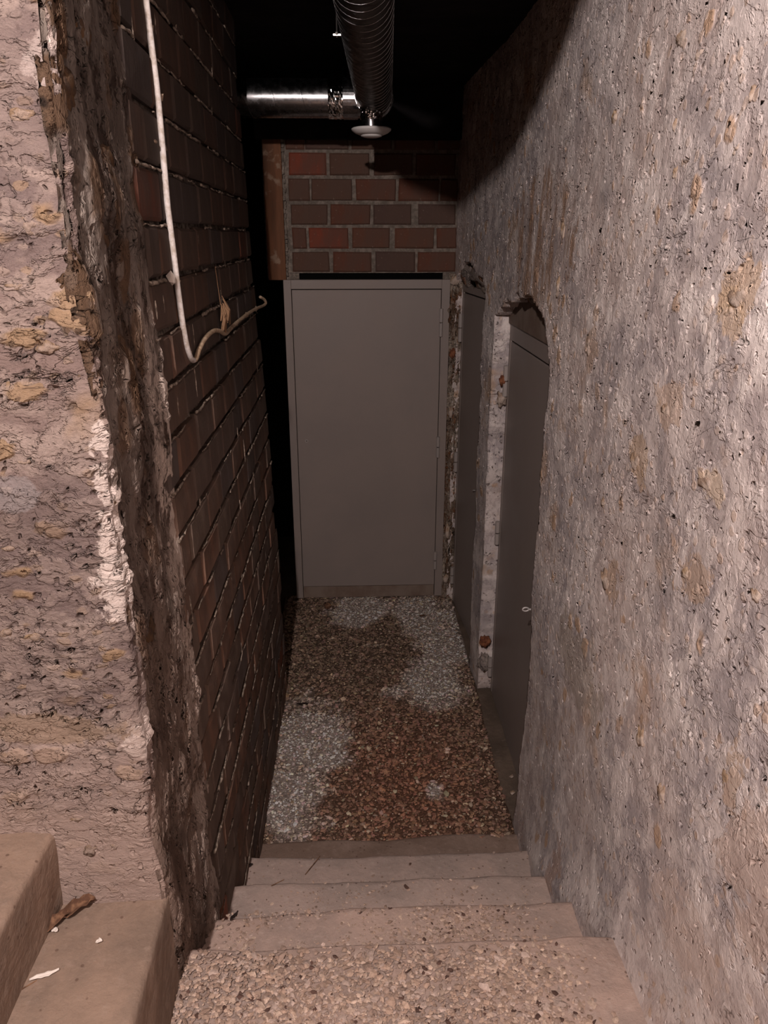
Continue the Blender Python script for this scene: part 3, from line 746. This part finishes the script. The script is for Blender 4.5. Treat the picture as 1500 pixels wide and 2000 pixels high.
hA = [(zat(990, 745, .672), .135), (zat(976, 1047, .672), .115), (zat(961, 1310, .672), .105)]
side_door('door_2', 'nearer taupe steel door set into the right wall', .680, .680, 2.44, 3.372, -.02, 1.752, 1.822, hA, None)
hB = [(zat(898, 635, .615), .155), (zat(891, 893, .615), .12), (zat(886, 1118, .615), .11)]
side_door('door_3', 'farther taupe steel door in the right wall beside the end door', .610, .668, 3.60, 4.405, -.02, 1.885, 1.93, hB, None)
p = at(928, 958, x=.645)
D3 = bpy.data.objects['door_3']
m = MB(); m.tube([p + Vector((.02, 0, 0)), p + Vector((-.014, 0, 0))], .005, 12); m.build('handle', M['steel'], D3)
# ring eye at the latch side of the nearer door
p = at(1030, 1190, x=.600); eye = empty('ring_bolt', p); tag(eye, 'small metal eye ring sticking out at the edge of the right wall', 'ring')
m = MB(); m.tube([p + Vector((.0, math.cos(a) * .0, 0)) + Vector((math.cos(a) * .011 - .006, 0, math.sin(a) * .007)) for a in np.linspace(0, 6.2832, 17)], .0028, 8, cap=False); m.build('ring', M['bracket'], eye)
m = MB(); m.tube([p + Vector((.004, 0, 0)), p + Vector((.05, 0, -.004))], .0035, 8); m.build('shank', M['bracket'], eye)
# infill over the doors, in the arched heads
m = MB(); m.box((.672, 2.36, 1.822), (.70, 3.40, 1.945)); q = m.build('brown_infill', M['infill'], WR, bevel=.004); q['label'] = 'dusty brown board over the nearer side door'
def lump(name, p, s, mat, parent, seed, sub=3):
    bm = bmesh.new(); bmesh.ops.create_icosphere(bm, subdivisions=sub, radius=1)
    for v in bm.verts:
        nn = noise.noise(v.co * 1.5 + Vector((seed * 3.1, seed * 1.7, 0))) * .55 + noise.noise(v.co * 3.4 + Vector((seed, 9, 0))) * .34 + noise.noise(v.co * 8 + Vector((seed, 4, 1))) * .12
        v.co = Vector((v.co.x * s[0], v.co.y * s[1], v.co.z * s[2])) * (1 + nn)
    me = bpy.data.meshes.new(name); bm.to_mesh(me); bm.free()
    for pl in me.polygons: pl.use_smooth = sub > 1
    o = link(name, me, mat, parent); o.location = Vector(p) - (parent_world(parent) if parent else Vector()); return o
lump('plaster_lump', (.69, 2.72, 1.965), (.03, .09, .05), M['reveal'], WR, 3)
lump('plaster_lump', (.69, 2.95, 1.99), (.03, .12, .05), M['reveal'], WR, 5)
lump('plaster_lump', (.65, 3.95, 2.0), (.05, .22, .06), M['reveal'], WR, 7)
lump('plaster_lump', (.63, 4.25, 2.0), (.05, .10, .06), M['reveal'], WR, 8)
# back of the openings
m = MB(); m.box((.76, 2.3, -.05), (.80, 4.5, 2.2)); m.build('backing', M['gap'], WR)
# ragged rubble joint between end door frame and door 3
def jag_fn(S, z):
    x = .535 + S * .075; return np.stack([x + vnoise(z, S, 3, 171, .006), YE - .018 + vnoise(z, S, 5, 172, .010), z], -1)
t = plaster('torn_joint', (.20, .13, .09), (.12, .075, .05), (.50, .43, .36), (.22, .085, .035), (.02, .014, .012), (2, 2, .8), .6, 1.3, 1.2, 2.0, None, 17.0, 1.0); M['torn'] = t.m
jn = grid('torn_render_joint', np.linspace(0, 1, 14), np.arange(0, 1.985, .008), jag_fn, M['torn'], None, WEo)
p = at(888, 548, y=YE - .02)
lump('stone', (p.x, YE - .02, p.z), (.025, .02, .026), M['stone'], WEo, 12)
for k, (u, v, sx, sz) in enumerate(((884, 690, .016, .03), (880, 805, .012, .03), (874, 1040, .014, .05), (870, 1130, .02, .03))):
    p = at(u, v, y=YE - .025); lump('stone', p, (sx, .014, sz), M['rust'] if k in (0,) else M['stone'], WEo, 30 + k)
# broken brick bits round the hinges on the pier between the side doors
p = at(981, 742, x=.655); lump('brick_fragment', (p.x, 3.36, p.z), (.014, .02, .022), M['rust'], WR, 41)
p = at(979, 780, x=.655); lump('brick_fragment', (p.x, 3.365, p.z), (.02, .02, .03), M['stone'], WR, 42)
p = at(953, 1268, x=.640); lump('brick_fragment', (p.x, 3.37, p.z), (.024, .02, .03), M['rust'], WR, 43)
p = at(947, 1300, x=.640); lump('brick_fragment', (p.x, 3.38, p.z), (.022, .02, .045), M['reveal'], WR, 44)

# ------------------------------------------------------------------ stones bedded in the render
def p0x(u, v):
    p = at(u, v, y=1.2); return min(0, p.x - float(left_x(np.array(1.2), np.array(p.z))) + .03)
k = 0
for (u, v, a, b) in ((1440, 580, 50, 42), (1425, 610, 30, 24), (1320, 340, 12, 18), (1330, 75, 22, 22), (1365, 105, 16, 15), (1470, 185, 12, 26), (1320, 245, 9, 20), (1240, 900, 26, 38), (1380, 945, 46, 24), (1180, 1130, 24, 32), (1310, 400, 10, 8), (1150, 670, 18, 34), (1200, 230, 16, 22), (1440, 290, 20, 20), (1100, 450, 14, 30), (1300, 800, 30, 30), (1340, 1120, 26, 30), (1250, 1440, 22, 32), (1420, 1530, 22, 50), (1400, 1650, 18, 38), (1290, 1550, 20, 30), (1475, 1160, 22, 30), (1180, 980, 16, 24), (1090, 560, 14, 34)):
    p = at(u, v, x=.602); dep = (p - cam.location).length
    xw = float(right_fn(np.array([p.y]), np.array([p.z]))[0][0]); p = at(u, v, x=xw)
    sc_ = 1 / 1490 * dep
    o = lump('stone', (xw + .005, p.y, p.z), (.009, a * sc_ * .8, b * sc_ * .6), M['stone'], WR, 60 + k); k += 1
for (u, v, a, b) in ((62, 20, 22, 16), (68, 90, 16, 22), (60, 280, 18, 14), (100, 285, 18, 14), (80, 165, 17, 17), (40, 225, 22, 12), (60, 440, 22, 16), (125, 460, 18, 18), (62, 980, 15, 10), (20, 1070, 20, 10), (195, 960, 16, 10), (130, 1115, 20, 12), (75, 1108, 14, 10), (12, 1235, 18, 14), (75, 1240, 20, 14), (150, 1290, 14, 9), (218, 1315, 14, 8), (265, 1360, 12, 8), (230, 1515, 17, 11), (120, 1520, 14, 8), (203, 1462, 11, 8), (240, 1468, 12, 9), (175, 1660, 14, 13), (152, 1598, 16, 8), (195, 1585, 12, 6), (225, 1652, 9, 9), (30, 560, 20, 10), (170, 640, 16, 12), (140, 790, 14, 16), (90, 680, 22, 12), (20, 760, 14, 16), (180, 720, 12, 10), (45, 900, 16, 9), (200, 1180, 15, 9)):
    if abs(p0x(u, v)) < .018: continue
    p = at(u, v, y=1.2); dep = (p - cam.location).length; sc_ = dep / 1490
    o = lump('stone', (p.x, 1.203, p.z), (a * sc_ * .85, .009, b * sc_ * .85), M['pier_stone'], WF, 100 + k); k += 1
# ochre stones in the sooty jamb 
for (u, v, a, b) in ((138, 175, 11, 30), (200, 460, 16, 26), (235, 700, 20, 42), (215, 310, 14, 26), (170, 60, 12, 30), (265, 900, 12, 30), (290, 1230, 14, 30)):
    d = ray(u, v); y_ = 1.35
    x_ = float(left_x(np.array(y_), np.array(2.0)))
    p = at(u, v, x=x_); lump('stone', (float(left_x(np.array(p.y), np.array(p.z))) - .006, p.y, p.z), (.009, .035, b * .0009), M['sooty_stone'], WL, 200 + k); k += 1

# ------------------------------------------------------------------ ventilation duct
DZ_ = 2.755
DU = empty('ventilation_duct', (.10, 3.80, DZ_)); tag(DU, 'galvanised spiral air duct under the black ceiling with a white round valve', 'duct')
A0 = Vector((.035, 2.30, DZ_ + .015)); A1 = Vector((.104, 3.86, DZ_)); dv = (A1 - A0).normalized()
# unseen near bend, shaped to shadow the right wall, down from the landing ceiling
bend = [Vector((.03, .56, 3.58)), Vector((.03, .57, 3.30)), Vector((.03, .64, 3.12)), Vector((.03, .77, 3.005)), Vector((.03, .93, 2.92)), Vector((.03, 1.12, 2.86)), Vector((.03, 1.45, 2.82)), Vector((.032, 1.8, 2.80)), A0]
m = MB(); m.tube(bend + [A0 + (A1 - A0) * s for s in (.25, .5, .75, 1.0)], .080, 48, cap=False); main = m.build('main_pipe', M['duct_shaded'], DU, smooth=True)
def helix(name, P0, P1, R, pitch, r, parent, mat, ph=0):
    dv = (P1 - P0).normalized(); up = Vector((0, 0, 1)); up = (up - dv * up.dot(dv)).normalized(); sd = dv.cross(up); L = (P1 - P0).length
    n = int(L / pitch * 36); pts = [P0 + dv * (L * i / n) + (up * math.cos(ph + 6.28318 * i / 36) + sd * math.sin(ph + 6.28318 * i / 36)) * R for i in range(n + 1)]
    m = MB(); m.tube(pts, r, 5); return m.build(name, mat, parent, smooth=True)
helix('spiral_seam', A0 - (A1 - A0) * .15, A1,   .0802, .062, .0008, DU, M['duct'])
B0 = Vector((-1.5, 3.84, DZ_ - .002)); B1 = Vector((.10, 3.83, DZ_))
m = MB(); m.tube([B0, B1], .078, 48, cap=False); m.build('branch_pipe', M['duct'], DU, smooth=True)
helix('spiral_seam', Vector((-1.1, 3.838, DZ_ - .001)), Vector((-.12, 3.832, DZ_)), .0783, .125, .0013, DU, M['duct'], 1.0)
def foil_band(name, P0, P1, R, parent, amp=.003, seed=0, nl=16, nr=64):
    dv = (P1 - P0).normalized(); up = dv.orthogonal().normalized(); sd = dv.cross(up); vs = []; fs = []
    for i in range(nl + 1):
        c = P0 + (P1 - P0) * i / nl
        for kk in range(nr):
            a = 6.28318 * kk / nr; q = (up * math.cos(a) + sd * math.sin(a))
            rr = R + amp * (noise.noise((c + q * R) * 95 + Vector((seed, 0, 0))) + .6 * noise.noise((c + q * R) * 190))
            vs.append(c + q * rr)
    for i in range(nl):
        for kk in range(nr): a = i * nr + kk; b = i * nr + (kk + 1) % nr; fs.append((a, b, b + nr, a + nr))
    off = parent_world(parent); return link(name, pyd(name, [v - off for v in vs], fs, False), M['foil'], parent)
foil_band('foil_tape', Vector((-.10, 3.832, DZ_)), Vector((-.035, 3.831, DZ_)), .0815, DU, .0028, 2)
m = MB(); m.tube([Vector((-.035, 3.831, DZ_)), Vector((.03, 3.831, DZ_))], .0835, 40); m.build('coupling_sleeve', M['duct'], DU, smooth=False)
# collar bands on the main pipe close to the tee
for s0, s1, rr in ((.90, .925, .0835), (.965, .99, .086)):
    m = MB(); m.tube([A0 + (A1 - A0) * s0, A0 + (A1 - A0) * s1], rr, 40); m.build('collar', M['duct'], DU, smooth=False)
# drop to the valve
VX, VY = .086, 3.66
ztopv = DZ_ - .06; zv = at(726, 252, y=VY).z
m = MB(); m.tube([(VX, VY, ztopv), (VX, VY, zv - .002)], .044, 36, cap=False); drop = m.build('drop_pipe', M['duct'], DU, smooth=True)
foil_band('foil_tape', Vector((VX, VY, zv + .075)), Vector((VX, VY, zv + .035)), .0465, DU, .0032, 9, 10, 56)
def lathe(prof, c, seg=48):
    vs = []; fs = []
    for r, z in prof:
        for k in range(seg): a = 6.28318 * k / seg; vs.append(Vector((c[0] + r * math.cos(a), c[1] + r * math.sin(a), c[2] + z)))
    for i in range(len(prof) - 1):
        for k in range(seg): a = i * seg + k; b = i * seg + (k + 1) % seg; fs.append((a, b, b + seg, a + seg))
    return vs, fs
m = MB(); m.v, m.f = lathe([(.03, .004), (.080, .004), (.086, .001), (.0865, -.003), (.083, -.008), (.070, -.017), (.052, -.024), (.048, -.023)], (VX, VY, zv)); va = m.build('air_valve', M['valve'], DU, smooth=True); va['label'] = 'white round extract valve like a shallow dish'
m = MB(); m.v, m.f = lathe([(.044, -.018), (.047, -.024), (.045, -.029), (.030, -.033), (.0005, -.035)], (VX, VY, zv)); m.build('valve_disc', M['valve'], va, smooth=True)
# small grey gusset, rod and clamp
m = MB(); a = at(697, 184, y=3.58); b = at(697, 209, y=3.58); c = at(719, 206, y=3.60)
m.v = [a, b, c, a + Vector((0, .004, 0)), b + Vector((0, .004, 0)), c + Vector((0, .004, 0))]; m.f = [(0, 1, 2), (5, 4, 3), (0, 3, 4, 1), (1, 4, 5, 2), (2, 5, 3, 0)]
m.build('gusset_plate', M['bracket'], DU)
HB = []
pc = at(658, 66, y=2.85)
m = MB(); m.tube([(pc.x, 2.85, 2.955), (pc.x, 2.85, pc.z - .01)], .003, 8); m.box((pc.x - .012, 2.845, pc.z - .006), (pc.x + .02, 2.857, pc.z - .001)); m.tube([(pc.x, 2.85, pc.z + .004), (pc.x, 2.85, pc.z - .004)], .007, 6)
m.build('hanger_rod', M['steel'], DU)
m = MB(); q0 = at(722, 140, y=3.42); 
yq = 3.44
m.tube([(at(722, 128, y=yq).x, yq, at(722, 128, y=yq).z), (at(722, 158, y=yq).x, yq, at(722, 158, y=yq).z)], [.004, .007], 12)
m.tube([(at(723, 163, y=yq).x, yq, at(723, 163, y=yq).z), (at(723, 176, y=yq).x, yq, at(723, 176, y=yq).z)], .0125, 6)
m.tube([(at(723, 174, y=yq).x, yq, at(723, 174, y=yq).z), (at(724, 188, y=yq).x, yq, at(724, 188, y=yq).z)], .0075, 12)
m.build('duct_glint', M['steel'], DU)  # bright steel piece added in place of a highlight on the duct bands

# ------------------------------------------------------------------ cable on the left wall
def on_left(u, v, out=.008):
    x = -.41
    for _ in range(6):
        p = at(u, v, x=x); x = float(left_x(np.array(p.y), np.array(p.z))) + out
    return at(u, v, x=x)
def smoothpath(P, n=6):
    out = []
    P = [P[0]] + P + [P[-1]]
    for i in range(1, len(P) - 2):
        for k in range(n):
            t = k / n; a, b, c, d = P[i - 1], P[i], P[i + 1], P[i + 2]
            out.append(.5 * ((2 * b) + (c - a) * t + (2 * a - 5 * b + 4 * c - d) * t * t + (3 * b - a - 3 * c + d) * t ** 3))
    out.append(P[-2]); return out
CB = empty('electric_cable', on_left(345, 550)); tag(CB, 'pale dusty cable running down the sooty brick wall then looping to its end', 'cable')
run = smoothpath([on_left(u, v, .010) for u, v in ((283, -60), (285, 0), (296, 90), (307, 180), (317, 285), (326, 390), (330, 425), (341, 510), (348, 570), (358, 640), (366, 680), (373, 700), (378, 704))], 6)
m = MB(); m.tube(run, .0068, 12); m.build('cable_run', M['cable'], CB, smooth=True)
loop = smoothpath([on_left(u, v, o_) for u, v, o_ in ((378, 704, .010), (383, 700, .012), (390, 680, .014), (403, 658, .014), (418, 646, .014), (430, 647, .014), (440, 652, .014), (452, 640, .014), (465, 628, .014), (485, 612, .014), (502, 602, .014), (514, 597, .018), (519, 592, .025), (516, 585, .022), (508, 580, .010))], 6)
m = MB(); m.tube(loop, .0062, 12); q = m.build('cable_loop', M['cable_old'], CB, smooth=True); q['label'] = 'yellowed looped end of the cable'
for k, (u, v) in enumerate(((292, 55), (308, 190), (317, 288), (328, 418), (345, 552), (368, 690), (395, 668), (460, 633), (480, 615), (500, 603))):
    p = on_left(u, v, .006)
    o = lump('cable_clip', p, (.010, .012, .010), M['dab'], CB, 300 + k, 1)
p = on_left(335, 545, .004); o = lump('plaster_dab', p, (.010, .022, .014), M['litter'], CB, 333, 1)
p = on_left(303, 277, .004); o = lump('plaster_dab', p, (.006, .016, .005), M['dab'], CB, 334, 1)
# cobweb tuft
m = MB(); top = on_left(420, 520, .006); bot = on_left(438, 645, .02)
for k in range(14):
    a = top + (bot - top) * RND.uniform(.45, .75); a += Vector((RND.uniform(0, .01), RND.uniform(-.008, .008), 0)); b = bot + Vector((RND.uniform(-.006, .014), RND.uniform(-.035, .04), RND.uniform(-.012, .03)))
    m.tube([a, (a + b) / 2 + Vector((RND.uniform(0, .01), RND.uniform(-.01, .01), 0)), b], [.001, .0035, .0018], 5)
m.tube([top, top + (bot - top) * .6], .0012, 5)
q = m.build('cobweb', M['web']); tag(q, 'brown dusty cobweb tuft hanging over the looped cable end', 'cobweb')

# ------------------------------------------------------------------ litter
def leaf(name, p, L, W, ang, mat, lab, cat, curl=.006, seed=0):
    vs = []; fs = []; n = 9; r = random.Random(seed)
    for i in range(n):
        s = i / (n - 1); wd = W * math.sin(math.pi * (.08 + .86 * s)) ** .7 * r.uniform(.75, 1.15)
        for jn_, q in enumerate((-1, -.4, .4, 1)):
            vs.append(Vector(((s - .5) * L, q * wd / 2, .003 + abs(q) * curl * r.uniform(.6, 1.4) + math.sin(s * 5 + seed) * curl * .5 + curl * .5)))
    for i in range(n - 1):
        for k in range(3): fs.append((i * 4 + k, i * 4 + k + 1, i * 4 + k + 5, i * 4 + k + 4))
    me = pyd(name, vs, fs, True); o = link(name, me, mat); o.location = p; o.rotation_euler = (0, 0, ang)
    md = o.modifiers.new('thick', 'SOLIDIFY'); md.thickness = .0012
    return tag(o, lab, cat)
leaf('dead_leaf', at(458, 1793, z=.512), .034, .012, 1.1, M['scrap'], 'black shrivelled leaf lying on the second step from the camera', 'leaf', .004, 1)
leaf('dead_leaf', at(485, 1693, z=.172), .030, .017, .2, M['scrap'], 'dark oval leaf at the left end of the lowest step', 'leaf', .003, 2)
leaf('dead_leaf', at(590, 1377, z=.006), .055, .014, -.1, M['scrap'], 'dark narrow leaf on the white dusted gravel by the left wall', 'leaf', .005, 3)
leaf('dead_leaf', at(150, 1785, z=.916), .075, .035, .5, M['leaf'], 'larger curled brown leaf in the corner of the left step', 'leaf', .012, 4)
leaf('dead_leaf', at(112, 1808, z=.916), .060, .022, .9, M['leaf'], 'smaller brown leaf against the riser of the left step', 'leaf', .009, 5)
leaf('dead_leaf', at(825, 1205, z=.006), .040, .018, .4, M['leaf'], 'small brown leaf on the pale gravel near the end door', 'leaf', .005, 6)
p = at(640, 1183, z=.02); o = lump('stone', p, (.020, .014, .018), M['leaf'], None, 401); tag(o, 'brown stone standing on the gravel in front of the end door', 'stone')
for k, (u, v, L, ang, lab) in enumerate(((88, 1909, .05, .45, 'clear and white crumpled wrapper strip on the left step'), (308, 1731, .016, .9, 'white paper scrap at the corner of the pier on the left step'), (108, 1821, .016, -.6, 'tiny white paper scrap beside the brown leaves'), (194, 1843, .012, 0, 'square white crumb in the middle of the left step'))):
    leaf('paper_scrap', at(u, v, z=.916), L, .011, ang, M['litter'], lab, 'scrap', .003, 20 + k)
m = MB(); a = at(20, 1948, z=.918); b = at(72, 1915, z=.918); m.tube([a, (a + b) / 2 + Vector((0, 0, .002)), b], .0011, 6)
tag(m.build('straw', M['leaf']), 'thin dry stalk leading to the wrapper strip on the left step', 'twig')
for k, (u0, v0, u1, v1, z_, lab) in enumerate(((596, 1708, 625, 1672, .175, 'thin twig lying on the lowest step'), (530, 1730, 555, 1718, .345, 'short twig on the tread below the lowest but one'))):
    m = MB(); m.tube([at(u0, v0, z=z_), at(u1, v1, z=z_)], .0013, 6); tag(m.build('twig', M['leaf']), lab, 'twig')
for k, (u, v, s, lab) in enumerate(((1000, 1516, .012, 'pale stone flake in the channel nearer the nearer side door'), (1001, 1548, .014, 'larger pale stone flake in the channel at the foot of the wall'))):
    o = lump('stone_flake', at(u, v, z=-.028), (s, s * .8, .006), M['stone'], None, 420 + k, 1); tag(o, lab, 'stone')
